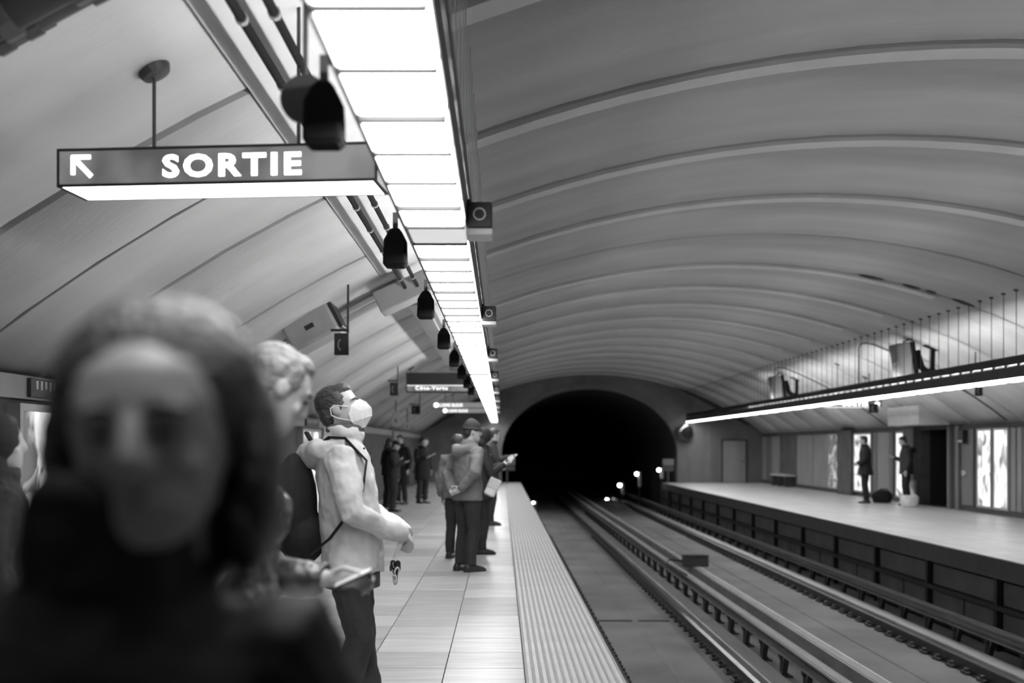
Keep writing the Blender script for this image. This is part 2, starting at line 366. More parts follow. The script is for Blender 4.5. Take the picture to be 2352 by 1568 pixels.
# ================================================================ LIGHT LINES
LX0, LX1, LZ, PL = -.42, -.155, CZ+.95, .41
FL = PL*3
def fixture_proto(label, group):
    # built for the near platform: the track side is +x; origin at the fixture's lower left front corner
    t = thing('light_fixture', label, 'light', (0, 0, 0), 0, group)
    W = LX1-LX0
    b = MB(); b.extr([(-.006,.0),(.005,.0),(.005,.05),(.012,.05),(.012,.15),(W-.012,.15),(W-.012,.05),(W-.005,.05),(W-.005,.034),(W,.034),(W,.20),(W-.012,.20),(W-.012,.165),(-.006,.165)], 0.004, FL-.004)
    b.box(.012, W-.012, .004, .016, .05, .15); b.box(.012, W-.012, FL-.016, FL-.004, .05, .15); b.build('housing', M_hous, t)
    b = MB(); b.box(W-.014, W, 0, FL, .225, .35); b.build('fascia', M_black, t)
    b = MB(); b.box(W-.03, W-.014, .0, .09, .165, .30); me = b.mesh('bracket', M_black)
    for k in range(3): inst(me, 'bracket', t, (0, .1+k*PL, 0))
    e = .006; b = MB(); b.loft([[(e,.015,.05),(W-e,.015,.05),(W-e,PL-.015,.05),(e,PL-.015,.05)],[(e,.015,.010),(W-e,.015,.010),(W-e,PL-.015,.010),(e,PL-.015,.010)],[(.016,.022,.003),(W-.016,.022,.003),(W-.016,PL-.022,.003),(.016,PL-.022,.003)]])
    me = b.mesh('diffuser_panel', G_lamp)
    for k in range(3): inst(me, 'diffuser_panel', t, (0, k*PL, 0))
    b = MB(); b.box(.0055, W-.0055, -.0145, .0145, -.003, .05); me = b.mesh('cross_bar', M_black)
    for k in (1, 2): inst(me, 'cross_bar', t, (0, k*PL, 0))
    b = MB(); b.box(.0055, W-.0055, .0005, .026, -.008, .05); inst(b.mesh('end_bar', M_black), 'end_bar', t)
    b = MB(); b.tube([((W-.055), .04, .185), ((W-.055), FL-.04, .185)], .014, 8); b.build('lamp_tube', G_tube, t)
    b = MB(); b.box((W-.055)-.02, (W-.055)+.02, .01, .04, .1655, .2); b.box((W-.055)-.02, (W-.055)+.02, FL-.04, FL-.01, .1655, .2); b.build('tube_holder', M_hous, t)
    b = MB(); b.box(W-.074, W-.0142, .002, FL-.002, .232, .236); b.build('added_top_shield', M_hous, t)  # unseen lid added over the tube to keep its light off the track-side vault
    xr = W-.007
    zt = vz(LX0+xr)-LZ
    b = MB(); b.tube([(xr, 0, .34), (xr, 0, zt-.0)], .006, 6); b.rings([(xr,0,zt-.03,.012,.012),(xr,0,zt-.012,.04,.04),(xr,0,zt,.04,.04)], 8)
    me = b.mesh('hanger_rod', M_dark)
    for k in range(3): inst(me, 'hanger_rod', t, (0, .2+k*PL, 0))
    return t
fx = fixture_proto('ceiling light fixture with glowing diffuser panels in the line over the near platform', 'light line over the near platform')
YLS = -.1                               # the working part of the light lines begins here
nfx = int((YE-.4-YLS)/FL); yst = YE-.3-nfx*FL
rodn = [c for c in fx.children if c.name.startswith('hanger_rod')]
M_deadtube = mat('unlit_lamp_tube', .5, .3, .05)
weak = bpy.data.meshes
dimm = None; deadm = None
def kill_tube(o):                          # unlit bare tubes near the tunnel
    global deadm
    ch = [c for c in o.children if c.name.startswith('lamp_tube')][0]
    if deadm is None: deadm = ch.data.copy(); deadm.materials.clear(); deadm.materials.append(M_deadtube)
    ch.data = deadm
for i in range(nfx):
    o = fx if i == 0 else copy_tree(fx)
    o.location = (LX0, yst+i*FL, LZ)
    if yst+i*FL > 21: kill_tube(o)
    if i % 8 == 3:                       # a few panels whose tubes have failed
        ch = [c for c in o.children if c.name.startswith('diffuser_panel')][1]
        if dimm is None: dimm = ch.data.copy(); dimm.materials.clear(); dimm.materials.append(G_dim)
        ch.data = dimm; ch['label'] = 'dim diffuser panel with a failed tube'; o['label'] = 'ceiling light fixture with one dim diffuser panel in the line over the near platform'
fo = None
for i in range(nfx):                     # mirrored line over the opposite platform
    o = copy_tree(fx)
    if yst+i*FL > 33: kill_tube(o)
    o.scale = (-1, 1, 1)
    o.location = (2*XC-LX0, yst+i*FL, LZ)
    o['label'] = 'ceiling light fixture with a bright lower strip in the line over the opposite platform'; o['group'] = 'light line over the opposite platform'
b = MB(); W_ = LX1-LX0; b.tube([(W_-.02, 0, .24), (W_-.02, 0, vz(LX0+W_-.02)-LZ)], .004, 6); slim = b.mesh('hanger_rod', M_light)
for o in COL.objects:
    if o.name.startswith('hanger_rod') and o.parent and o.parent.name.startswith('light_fixture') and o.parent.scale.x > 0: o.data = slim
# loudspeakers along the wall side of the near light line
b = MB(); b.loft([[(sx*w, sy*d_, z) for sx, sy in ((-1,-.8),(-.8,-1),(.8,-1),(1,-.8),(1,.8),(.8,1),(-.8,1),(-1,.8))] for z, w, d_ in ((0,.045,.045),(.014,.058,.055),(.13,.055,.05),(.17,.035,.035),(.19,.02,.02))]); spk = b.mesh('horn', M_matte)
b = MB(); b.box(-.012, .012, -.012, .012, .18, .27); b.box(-.012, .10, -.012, .012, .245, .27); brk = b.mesh('bracket', M_dark)
names = ['in front of the first dark bracket disc', 'above the lit exit sign']
for i, y in enumerate([3.35, 5.6, 7.85, 10.3, 12.6, 14.9, 17.2, 19.5]):
    t = thing('loudspeaker', 'black horn loudspeaker clipped to the wall side of the near light line', 'loudspeaker', (-.525, y, CZ+.885), 0, 'loudspeakers along the near light line')
    inst(spk, 'horn', t); inst(brk, 'bracket', t)
t = thing('mounting_disc', 'dark round mounting disc hanging beside the first loudspeaker', 'bracket', (-.60, 3.45, CZ+1.0))
b = MB(); b.tube([(0,0,.06),(0,.02,.06)], .075, 20); b.build('disc', M_dark, t)
b = MB(); b.tube([(0,.012,.12),(0,.012,vz(-.6)-CZ-1.0)], .008, 6); b.build('stem', M_dark, t)
# small ringed boxes on the track side of the near light line
b = MB(); b.bbox(-.056, .056, 0, .17, .03, .145, .006); bx1 = b.mesh('case', M_dark)
b = MB(); b.bbox(-.06, .06, -.004, .175, 0, .028, .005); bx2 = b.mesh('base_plate', M_light)
b = MB()
for i in range(20):
    a, c = 2*math.pi*i/20, 2*math.pi*(i+1)/20
    b.add([(r*math.cos(q), yy, .09+r*math.sin(q)) for yy in (-.006, .0) for q in (a, c) for r in (.022, .029)], [(0,1,3,2),(4,6,7,5),(0,4,5,1),(2,3,7,6)])
bx3 = b.mesh('ring', M_light)
b = MB(); b.box(-.0555, -.04, .06, .10, .145, .17); bx4 = b.mesh('arm', M_dark)
for i, y in enumerate([5.02, 8.75, 12.5, 16.3, 20.1, 23.9, 27.7, 31.5]):
    t = thing('ring_box', 'small dark box with a pale ring on the track side of the near light line', 'signal box', (-.098, y, CZ+.94), 0, 'ringed boxes on the near light line')
    for me, nn in ((bx1,'case'),(bx2,'base_plate'),(bx3,'ring'),(bx4,'arm')): inst(me, nn, t)
# ================================================================ CEILING FITTINGS, NEAR SIDE
t = thing('cable_duct', 'wide pale ceiling duct running beside the near light line', 'duct', (0, 0, 0))
b = MB(); b.extr([(-1.24, vz(-1.24)-.035), (-.66, vz(-.66)-.075), (-.66, vz(-.66)-.03), (-1.24, vz(-1.24)-.002)], Y0, 11.6); b.build('duct_panel', M_light, t)
zc1, zc2 = CZ+1.62, CZ+1.62
b = MB(); b.tube([(-.99, Y0, CZ+1.63), (-.99, 11.6, CZ+1.63)], .02, 8); me = b.mesh('conduit', M_matte, True); inst(me, 'conduit', t); inst(me, 'conduit', t, (.125, 0, .02))
b = MB(); b.tube([(-.99, 0, CZ+1.63), (-.99, .03, CZ+1.63)], .026, 8); me = b.mesh('clip', M_mid)
for y in (2.6, 3.4, 4.3, 5.1, 6.0, 6.8, 7.7, 8.5, 9.4, 10.2, 11.0): inst(me, 'clip', t, (0, y, 0)); inst(me, 'clip', t, (.125, y, .02))
b = MB(); b.bbox(-1.02, -.80, 12.1, 22.5, CZ+1.50, CZ+1.64, .01); tag(b.build('narrow_duct', M_panM), 'narrow grey duct continuing beyond the crossing box beam', 'duct')
b = MB(); b.M = Matrix.Translation((-.93, 11.85, CZ+1.66)) @ Matrix.Rotation(R(-24.5), 4, 'Y'); b.bbox(-.40, .42, -.2, .2, -.13, .10, .012); tag(b.build('box_beam', M_panL), 'short grey box beam crossing under the vault by the light line', 'beam')
def archpts(x0, x1, y, off, n=10): return [(x0+(x1-x0)*i/n, y, vz(x0+(x1-x0)*i/n, off)) for i in range(n+1)]
t = thing('projector_box', 'big pale box hanging from the vault on a cross duct', 'projector', (-1.98, 12.0, CZ+1.0))
b = MB(); b.M = Matrix.Translation((0,.0,.22)) @ Matrix.Rotation(R(-28), 4, 'Y'); b.bbox(-.27, .27, -.28, .28, -.14, .2, .03); b.build('case', mat('projector_case', .34, .5, .1), t)
b = MB(); b.M = Matrix.Translation((0,.0,.22)) @ Matrix.Rotation(R(-28), 4, 'Y'); b.bbox(.2705, .31, -.26, .26, -.13, .18, .01); b.build('side_cover', M_black, t)
b = MB(); b.M = Matrix.Translation((0,.0,.22)) @ Matrix.Rotation(R(-28), 4, 'Y'); b.box(-.05, .05, -.285, -.281, 0, .05); b.build('vent_slot', M_black, t)
t = thing('cross_duct', 'pair of grey cross ducts following the vault behind the projector box', 'duct', (0, 0, 0))
for y in (12.42, 12.85):
    b = MB(); pts = archpts(-3.0, -1.1, y, .06); b.tube(pts, [(.05, .075)]*len(pts), 8, (0,0,1)); b.build('duct_run', M_mid, t, None)
# pipe bundle following the vault at the upper left
t = thing('pipe_bundle', 'bundle of dark pipes following the vault above the exit sign', 'pipes', (0, 0, 0))
for y, off, r, m in ((4.10, .03, .028, M_mid), (3.95, .08, .052, M_dark), (3.72, .12, .09, M_black), (3.52, .09, .05, M_dark), (3.40, .07, .04, M_mid)):
    b = MB(); pts = archpts(-3.1, -1.29, y, off, 14); b.tube(pts, r, 10); p = b.build('pipe', m, t, None, True)
    for xx in (-1.78, -1.68, -1.45):
        b = MB(); q = archpts(xx, xx+.05, y, off, 1); b.tube(q, r*1.25, 10); b.build('coupling', M_dark, p)
# ================================================================ HANGING SIGNS
M_face = glow('sign_face', .05); MATS['sign_face'].node_tree.nodes['Principled BSDF'].inputs['Base Color'].default_value = (.035,.035,.035,1)
def sign_face_noise(m, lo, hi, scale):
    nt = m.node_tree; b = nt.nodes['Principled BSDF']; n = nt.nodes.new('ShaderNodeTexNoise'); n.inputs['Scale'].default_value = scale
    tc = nt.nodes.new('ShaderNodeTexCoord'); nt.links.new(tc.outputs['Object'], n.inputs[0])
    mr = nt.nodes.new('ShaderNodeMapRange'); mr.inputs[1].default_value = .35; mr.inputs[2].default_value = .65; mr.inputs[3].default_value = lo; mr.inputs[4].default_value = hi
    nt.links.new(n.outputs[0], mr.inputs[0]); nt.links.new(mr.outputs[0], b.inputs['Emission Strength'])
sign_face_noise(M_face, .05, .16, 3.2)
def letters(txt, size, parent, x, z, y, m, bold, w=None):
    me = text_mesh(txt, size, .002, bold); me.materials.append(m)
    o = inst(me, 'lettering', parent, (x, y, z), (R(90), 0, 0))
    if w:
        xs = [v.co.x for v in me.vertices]; k = w/(max(xs)-min(xs)); o.scale.x = k; o.location.x = x-min(xs)*k
    return o
def hang_sign(label, x0, x1, y, z0, z1, dep, group=None, face=True, rods=(.25,.73), bottom=True, rodm=None):
    t = thing('hanging_sign', label, 'sign', ((x0+x1)/2, y, z0), 0, group); W = (x1-x0)/2; H = z1-z0
    b = MB(); b.box(-W, W, .006, dep, .012, H); b.box(-W, W, 0, .006, .0, .012); b.box(-W, W, 0, .006, H-.012, H); b.box(-W, -W+.012, 0, .006, .012, H-.012); b.box(W-.012, W, 0, .006, .012, H-.012)
    b.box(-W, W, dep-.01, dep, 0, .012); b.box(-W, -W+.02, .006, dep-.01, 0, .012); b.box(W-.02, W, .006, dep-.01, 0, .012); b.build('case', M_black, t)
    if face: b = MB(); b.box(-W+.012, W-.012, .001, .0059, .012, H-.012); b.build('face', M_face, t)
    if bottom: b = MB(); b.box(-W+.021, W-.021, .008, dep-.012, .001, .0118); b.build('bottom_panel', G_sign, t)
    for r in rods:
        xr = -W+2*W*r; zt = vz((x0+x1)/2+xr)-z0
        b = MB(); b.tube([(xr, dep/2, H), (xr, dep/2, zt-.01)], .0085, 8); p = b.build('hanger_rod', M_dark, t)
        b = MB(); b.M = Matrix.Translation((xr, dep/2, zt)) @ Matrix.Rotation(-math.asin(((x0+x1)/2+xr-XC)/RV)*-1, 4, 'Y'); b.rings([(0,0,-.035,.02,.02),(0,0,-.028,.062,.055),(0,0,0.0,.075,.07)], 16); b.build('ceiling_cup', M_dark, p)
    return t, W, H
s1, W, H = hang_sign('long lit exit sign reading SORTIE with an arrow, nearest the pipe bundle', -1.905, -.515, 4.78, CZ+1.108, CZ+1.272, .27, rods=(.27, .733))
letters('SORTIE', .128, s1, -1.443+1.215, .036, -.0005, G_text, .004, .60)
b = MB()
def stroke(b, pts, wd):
    for (xa, za), (xb, zb) in zip(pts[:-1], pts[1:]):
        d = Vector((xb-xa, 0, zb-za)).normalized(); nn = Vector((-d.z, 0, d.x))*wd/2; A = Vector((xa,0,za))-d*wd*.35; B = Vector((xb,0,zb))+d*wd*.35
        vs = [A-nn, B-nn, B+nn, A+nn]; b.add([tuple(v+Vector((0,-.003,0))) for v in vs]+[tuple(v+Vector((0,.001,0))) for v in vs], [(0,1,2,3),(0,4,5,1),(1,5,6,2),(2,6,7,3),(3,7,4,0),(7,6,5,4)])
stroke(b, [(-.622,.058),(-.622,.126),(-.551,.126)], .018); stroke(b, [(-.62,.124),(-.546,.048)], .02); b.build('arrow', G_text, s1)
s1.rotation_euler.z = R(-5)
s2, W, H = hang_sign('black platform sign reading Côte-Vertu under a dark display', -1.84, -.52, 21.8, CZ+1.04, CZ+1.42, .16, rods=(.06, .8), face=False, bottom=False)
b = MB(); b.box(-W+.02, W-.02, -.004, -.0005, .02, .15); b.build('text_panel', M_face, s2)
b = MB(); b.box(-W+.02, W-.02, -.0055, -.0045, .125, .14); b.build('light_line', glow('pale_glow', .5), s2)
letters('Côte-Vertu', .1, s2, -W+.18, .052, -.007, glow('weak_lettering', .8), .003, .62)
for y, lab in ((30.7, 'first sign reading Ligne Bleue with a round arrow, behind the Côte-Vertu sign'), (35.5, 'second sign reading Ligne Bleue, hanging beyond its twin near the tunnel wall')):
    s, W, H = hang_sign(lab, -1.88, -.49, y, CZ+1.04, CZ+1.205, .2, bottom=False)
    for c in s.children:
        if c.name.startswith('face'): c.data.materials.clear(); c.data.materials.append(glow('pale_sign_face', .10))
    letters('LIGNE BLEUE', .115, s, -W+.2, .042, -.0005, glow('mid_lettering', 1.0), .003, .62)
    b = MB(); b.tube([(-W+.11,-.004,.083),(-W+.11,.001,.083)], .06, 18); d = b.build('arrow_disc', G_text, s)
    b = MB(); stroke(b, [(-W+.14,.083),(-W+.075,.083)], .014); stroke(b, [(-W+.105,.113),(-W+.075,.083),(-W+.105,.053)], .014)
    b.M = Matrix.Translation((0,-.0045,0)); b.v = [(x, y_-.0045, z) for x, y_, z in b.v]; b.build('arrow', M_black, s)
s4, W, H = hang_sign('far lit exit sign reading SORTIE under the opposite light line', 7.69, 9.08, 27.0, CZ+.94, CZ+1.105, .2)
letters('SORTIE', .135, s4, -.25, .036, -.0005, G_text, .0055, .60)
b = MB(); b.tube([(W-.12,-.004,.083),(W-.12,.001,.083)], .058, 18); b.build('arrow_disc', G_text, s4)
# small telephone signs on brackets
def phone_sign(px, py, wpx, hpx, Y, label, flip=1):
    c = P(px, py, Y); s = F/Y; w2, h = wpx/s/2, hpx/s
    t = thing('telephone_sign', label, 'sign', (c.x, Y, c.z-h/2))
    b = MB(); b.bbox(-w2, w2, 0, .04, 0, h, .004); b.build('plate', M_black, t)
    b = MB(); pts = [(-w2*.05+w2*.38*math.cos(a), -.004, h*.47+h*.24*math.sin(a)) for a in [R(100+16*i) for i in range(11)]]; b.tube(pts, [w2*.2]+[w2*.09]*9+[w2*.2], 6); b.build('handset_symbol', M_mid, t)
    xr = w2*.9*flip; zt = vz(c.x+xr)-(c.z-h/2)
    b = MB(); b.box(-w2*1.5 if flip > 0 else -w2, w2 if flip > 0 else w2*1.5, .01, .03, h+.02, h+.045); b.tube([(xr, .02, h), (xr, .02, zt)], .012, 6); b.build('bracket', M_black, t)
phone_sign(784, 790, 33, 50, 11.4, 'black telephone sign beside the projector box')
phone_sign(905, 893, 19, 30, 20.5, 'black telephone sign hanging left of the Côte-Vertu sign')
phone_sign(955, 941, 20, 20, 28.5, 'small dark square sign hanging below the Côte-Vertu sign')
phone_sign(2249, 897, 17, 24, 20.5, 'black telephone sign under the opposite light line over the advert panels', -1)
phone_sign(2007, 937, 21, 21, 26.4, 'small telephone sign hanging below the far SORTIE sign', -1)
# white hanging notices by the crowd
for px, py, wp, hp, Y, lab in ((909, 962, 18, 32, 26.5, 'pale hanging notice over the waiting crowd, wide one'), (935, 977, 12, 18, 30.5, 'pale hanging notice with a small emblem, narrow one')):
    c = P(px, py, Y); s = F/Y; t = thing('notice_board', lab, 'notice', (c.x, Y, c.z-hp/s/2))
    b = MB(); b.bbox(-wp/s/2, wp/s/2, 0, .04, 0, hp/s, .004); b.build('board', M_light, t)
    b = MB(); b.box(-wp/s/6, wp/s/6, -.003, 0, hp/s*.25, hp/s*.5); b.build('emblem', M_mid, t)
    b = MB(); b.tube([(0,.02,hp/s),(0,.02,vz(c.x)-(c.z-hp/s/2))], .012, 6); b.build('hanger', M_dark, t)
# ================================================================ FITTINGS, OPPOSITE SIDE
def monitor(Y, lab):
    t = thing('hanging_monitor', lab, 'monitor', (8.02, Y, CZ+1.30))
    top = vz(8.02)-CZ-1.30
    b = MB(); b.M = Matrix.Rotation(R(-8), 4, 'Y'); b.bbox(-.42, -.14, -.05, .35, .02, .72, .02); b.build('screen_case', M_panL, t)
    b = MB(); b.M = Matrix.Rotation(R(-8), 4, 'Y'); b.bbox(-.139, -.05, -.05, .35, 0, .72, .012); b.build('back_case', M_matte, t)
    b = MB(); b.tube([(-.05,.1,.55),(-.02,.1,.4),(.03,.1,.22),(.12,.1,.13),(.27,.1,.11)], [.05,.06,.065,.07,.09], 10); b.tube([(.24,.1,.12),(.25,.1,.68)], .045, 10); b.build('bracket_arm', M_matte, t, None, True)
    b = MB(); b.M = Matrix.Translation((.24,.1,.62)) @ Matrix.Rotation(R(22), 4, 'Y'); b.bbox(-.16, .2, -.1, .1, -.05, .13, .01); b.build('mount_box', M_matte, t)
    b = MB(); b.tube([(-.33,.1,.70),(-.2,.1,.76),(0,.1,.71),(.12,.1,.66)], .018, 8); b.build('cable', M_black, t)
monitor(21.6, 'hanging monitor on a curved arm, over the pale bulkhead box')
monitor(31.6, 'hanging monitor on a curved arm, nearer the tunnel mouth')
for Y, lab in ((23.3, 'bent conduit rising from the opposite light line by the monitor'), (30.5, 'bent conduit rising from the opposite light line near the second monitor')):
    b = MB(); x0 = 2*XC-LX1; pts = [(x0, Y, CZ+1.3), (x0, Y, vz(x0)-.22), (x0+.04, Y, vz(x0)-.13), (x0+.16, Y, vz(x0+.16)-.06)]+archpts(x0+.3, 10.4, Y, .03, 8)
    b.tube(pts, .016, 8); tag(b.build('bent_conduit', M_dark), lab, 'conduit')
# ceiling patch lamps peeling near the vault joint
# ================================================================ ADVERTS AND WALL FITTINGS
def advert(label, x, ya, yb, z0, z1, facing, m, group=None):
    t = thing('advert_panel', label, 'advert panel', (x, ya, z0), 0, group); L = yb-ya; H = z1-z0; f = facing
    b = MB()
    def bx(a0, a1, c0, c1, h0, h1): b.box(min(a0,a1), max(a0,a1), c0, c1, h0, h1)
    bx(0, .09*f, 0, .05, 0, H); bx(0, .09*f, L-.05, L, 0, H); bx(0, .09*f, .05, L-.05, 0, .05); bx(0, .09*f, .05, L-.05, H-.05, H); b.build('frame', M_alu, t)
    b = MB(); bx(0, .07*f, .05, L-.05, .05, H-.05); b.build('lit_poster', m, t)
    return t
ppA = poster('poster_a', .03, .8, 4.5, 2.1, (1,1,.7), (.36,.56))
ppB = poster('poster_b', .05, .85, 3.5, 7.3, (1,1,.5), (.36,.55))
ppC = poster('poster_c', .02, .8, 4.0, 4.4, (1,1,.7), (.42,.6))
ppD = poster('poster_d', .03, 1.1, 7.0, 9.9, (1,1.5,.15), (.5,.6))
ppE = poster('poster_e', .015, .35, 4.0, 12.9, (1,1,.8), (.48,.62))
advert('lit advert behind the person in the long black coat', XR, yat(2007,XR), yat(1967,XR), .12, 1.84, -1, ppA)
advert('narrow lit advert between the grey panels and the dark pilaster', XR, yat(2086,XR), yat(2064,XR), .12, 1.84, -1, ppB)
advert('lit advert with dark lettering blocks nearest the black passage', XR, yat(2286,XR), yat(2252,XR), .12, 1.84, -1, ppA)
advert('lit advert with a slim pale figure, farther from the black passage', XR, yat(2325,XR), yat(2290,XR), .12, 1.84, -1, ppB)
advert('dark advert with a glossy round shape beside the pale panels', XR, yat(1932,XR), yat(1908,XR), .12, 1.84, -1, ppE)
def yatl(px): return F*XL/(px-VPX)
advert('lit advert showing a pale figure on the near wall', XL, 7.55, 8.3, .25, 1.86-.12, 1, ppC)
advert('lit advert with white drips on the near wall behind the masked man', XL, 18.3, 20.2, .2, 1.75, 1, ppD)
advert('dim advert on the near wall between the first two lit ones', XL, 12.0, 13.8, .2, 1.75, 1, ppE)
for ya, yb, lab in ((7.75, 8.6, 'small sign board with scratched white lettering above the near advert'), (18.7, 20.0, 'dark sign board above the dripping advert on the near wall')):
    t = thing('wall_sign', lab, 'sign', (XL+.05, ya, ZW-.165))
    b = MB(); b.bbox(0, .03, 0, yb-ya, .01, .14, .004); b.build('board', M_dark, t)
    b = MB()
    for k in range(9):
        y = .08+k*(yb-ya-.16)/9; b.box(.03, .033, y, y+.035, .06+.02*random.random(), .125)
    b.build('lettering', M_light, t)
for px, Yb in ((690, None), (735, None)): pass
b = MB(); b.box(XL, XL+.12, 33.6, 34.3, .0, ZW-.05); tag(b.build('trim_3', M_wallM), 'grey pillar on the near wall behind the waiting crowd', 'pillar', kind='structure')
b = MB(); b.box(XL, XL+.16, 24.0, 24.5, .0, ZW-.05); tag(b.build('trim_4', M_wallM), 'grey pillar on the near wall before the waiting crowd', 'pillar', kind='structure')
# bench in the dark recess of the opposite wall
ya, yb = yat(1831, XR)+.05, yat(1793, XR)-.05
t = thing('bench', 'low bench with a pale seat in the dark wall bay', 'bench', (XR-.02, ya, 0))
b = MB(); b.bbox(-.4, -.001, 0, yb-ya, .38, .44, .01); b.build('seat', M_wallL, t)
for y in (.15, (yb-ya)/2, yb-ya-.2): b = MB(); b.box(-.36, -.04, y, y+.06, 0, .38); b.build('leg', M_dark, t)
# fire-point fittings on the pilaster
for z, lab in ((1.72, 'dark wall clock box beside the passage pilaster'),):
    t = thing('wall_box', lab, 'wall box', (XR-.05, yat(2222, XR), z-.2)); b = MB(); b.bbox(-.12, -.001, -.15, .15, 0, .3, .01); b.build('case', M_black, t)
    b = MB(); b.box(-.125, -.1205, -.12, .12, .03, .07); b.build('label_strip', M_light, t)
t = thing('wall_call_point', 'small pale call point under the dark wall box', 'call point', (XR-.05, yat(2222, XR), .80)); b = MB(); b.bbox(-.06, -.001, -.08, .08, 0, .1, .01); b.build('case', M_light, t); b = MB(); b.box(-.065, -.0605, -.04, .04, .03, .07); b.build('button', M_mid, t)
# ================================================================ TUNNEL MOUTH FITTINGS
t = thing('convex_mirror', 'round dark safety mirror on the end wall under the end of the opposite light line', 'mirror', (7.32, YE-.32, CZ+.56))
b = MB(); b.M = Matrix.Rotation(R(20), 4, 'Z'); b.ell((0,0,0), (.34,.09,.34), None, 20, 11); b.build('glass', mat('mirror_glass', .10, .12, .1, metal=.9), t, None, True)
b = MB(); b.M = Matrix.Rotation(R(20), 4, 'Z')
b.tube([(.34*math.cos(2*math.pi*i/24), 0, .34*math.sin(2*math.pi*i/24)) for i in range(25)], .03, 8); b.build('rim', M_black, t)
b = MB(); b.tube([(0,.05,0),(0,.3,0)], .03, 8); b.build('arm', M_dark, t)
def portal_sign(px, py, wp, hp, lab, disc):
    c = P(px, py, YE-.5); s = F/(YE-.5); W2, h = wp/s/2, hp/s
    t = thing('tunnel_sign', lab, 'sign', (c.x, YE-.5, c.z-h/2))
    b = MB(); b.bbox(-W2, W2, 0, .05, h*.46, h, .01); b.build('plate', M_panM, t)
    b = MB(); b.bbox(-W2, W2, 0, .05, 0, h*.42, .01); q = b.build('lower_plate', M_dark, t)
    if disc: b = MB(); b.tube([(-W2*.45,-.006,h*.21),(-W2*.45,0,h*.21)], h*.13, 14); b.build('disc', M_light, t)
    b = MB(); b.box(-.03, .03, .05, .09, -(c.z-h/2), h); b.build('post', M_dark, t)
portal_sign(1165, 1066, 36, 30, 'grey tunnel sign with a pale disc at the end of the near platform', True)
portal_sign(1535, 1068, 26, 28, 'grey tunnel sign at the end of the opposite platform', False)
def tunnel_lamp(px, py, Y, r, lab, bracket_h):
    c = P(px, py, Y); t = thing('tunnel_lamp', lab, 'lamp', (c.x, Y, -1.27)); z = c.z+1.27
    b = MB(); b.ell((0,0,z), (r,r*.7,r), None, 12, 7); b.build('lens', glow('tunnel_lamp_glow', 14), t, None, True)
    b = MB(); b.box(r*1.1, r*2.6, -.06, .12, z-bracket_h, z+r*1.2); b.build('lit_plate', M_light, t)
    b = MB(); b.tube([(r*1.8,.1,0),(r*1.8,.1,z+r)], .035, 8); b.box(-r*.5, r*2.4, .03, .1, z-.04, z+.04); b.build('post', M_dark, t)
tunnel_lamp(1462, 1088, 50.0, .075, 'tunnel signal lamp on the tallest lit post', .55)
tunnel_lamp(1423, 1114, 54.0, .085, 'tunnel signal lamp on the middle lit post', .45)
tunnel_lamp(1394, 1147, 58.0, .075, 'upper of the two low tunnel lamps above the rails', .2)
tunnel_lamp(1388, 1156, 57.0, .07, 'lower of the two low tunnel lamps above the rails', .15)
tunnel_lamp(1513, 1079, 46.6, .07, 'signal lamp with a pale plate at the corner of the opposite platform', .35)
tunnel_lamp(1225, 1154, 47.0, .05, 'small signal lamp under the end of the near platform', .08)
# ================================================================ PEOPLE
TEX = bpy.data.textures.new('cloth_folds', 'CLOUDS'); TEX.noise_scale = .11; TEX.noise_depth = 2
TEXH = bpy.data.textures.new('hair_tufts', 'CLOUDS'); TEXH.noise_scale = .013; TEXH.noise_depth = 1
def organic(o, vox, smooth=4, fold=0.0, tex=None):
    m = o.modifiers.new('remesh', 'REMESH'); m.mode = 'VOXEL'; m.voxel_size = vox; m.use_smooth_shade = True
    if smooth: m = o.modifiers.new('smooth', 'SMOOTH'); m.iterations = smooth; m.factor = .5
    if fold: m = o.modifiers.new('folds', 'DISPLACE'); m.texture = tex or TEX; m.strength = fold; m.mid_level = .25 if tex else .5; m.texture_coords = 'LOCAL'
    return o
def cloth(name, v, rough=.8, bump=.5, sc=9, spec=.3): return mat('cloth_'+name, v, rough, .2, 5, (1,1,.6), bump, sc, spec=spec)
M_skin = mat('skin', .50, .5, .06, 12, spec=.4); M_skinD = mat('skin_deep', .34, .5, .08, 12, spec=.4)
M_hairD = mat('hair_dark', .035, .45, .5, 60, (1,1,.15), .6, 90); M_hairG = mat('hair_grey', .24, .4, .75, 45, (1,.35,1), .8, 70)
M_hairB = mat('hair_brown', .05, .42, .5, 60, (1,.3,1), .6, 90)
def hand(b, w, d, n, side, curl=.5, k=1.0):
    w, d, n = Vector(w), Vector(d).normalized(), Vector(n); n = (n-d*n.dot(d)).normalized(); l = d.cross(n)*side
    b.tube([w-d*.03, w+d*.01, w+d*.05, w+d*.092], [(.02,.026),(.018,.03),(.016,.04),(.012,.038)], 10, n)
    for i, L in enumerate((.074, .082, .076, .060)):
        p = w+d*.086+l*(.030-.0195*i); pts = [p-d*.02, p]; a = 0
        for q, fr in enumerate((.44, .31, .25)):
            a += curl*(1.0+.12*i) if q else curl*(.75+.15*i)
            p = p+(d*math.cos(a)+n*math.sin(a))*L*fr; pts.append(p)
        b.tube(pts, [.0095, .0092, .0088, .0080, .0068], 8)
    p = w+d*.025+l*.028; pts = [p-l*.012, p]
    for dd, L in ((d*.6+l*.75+n*.35, .036), (d*.85+l*.2+n*.5, .034), (d*.8-l*.1+n*.6, .022)): p = p+dd.normalized()*L; pts.append(p)
    b.tube(pts, [.014, .0125, .0108, .0098, .0078], 8)
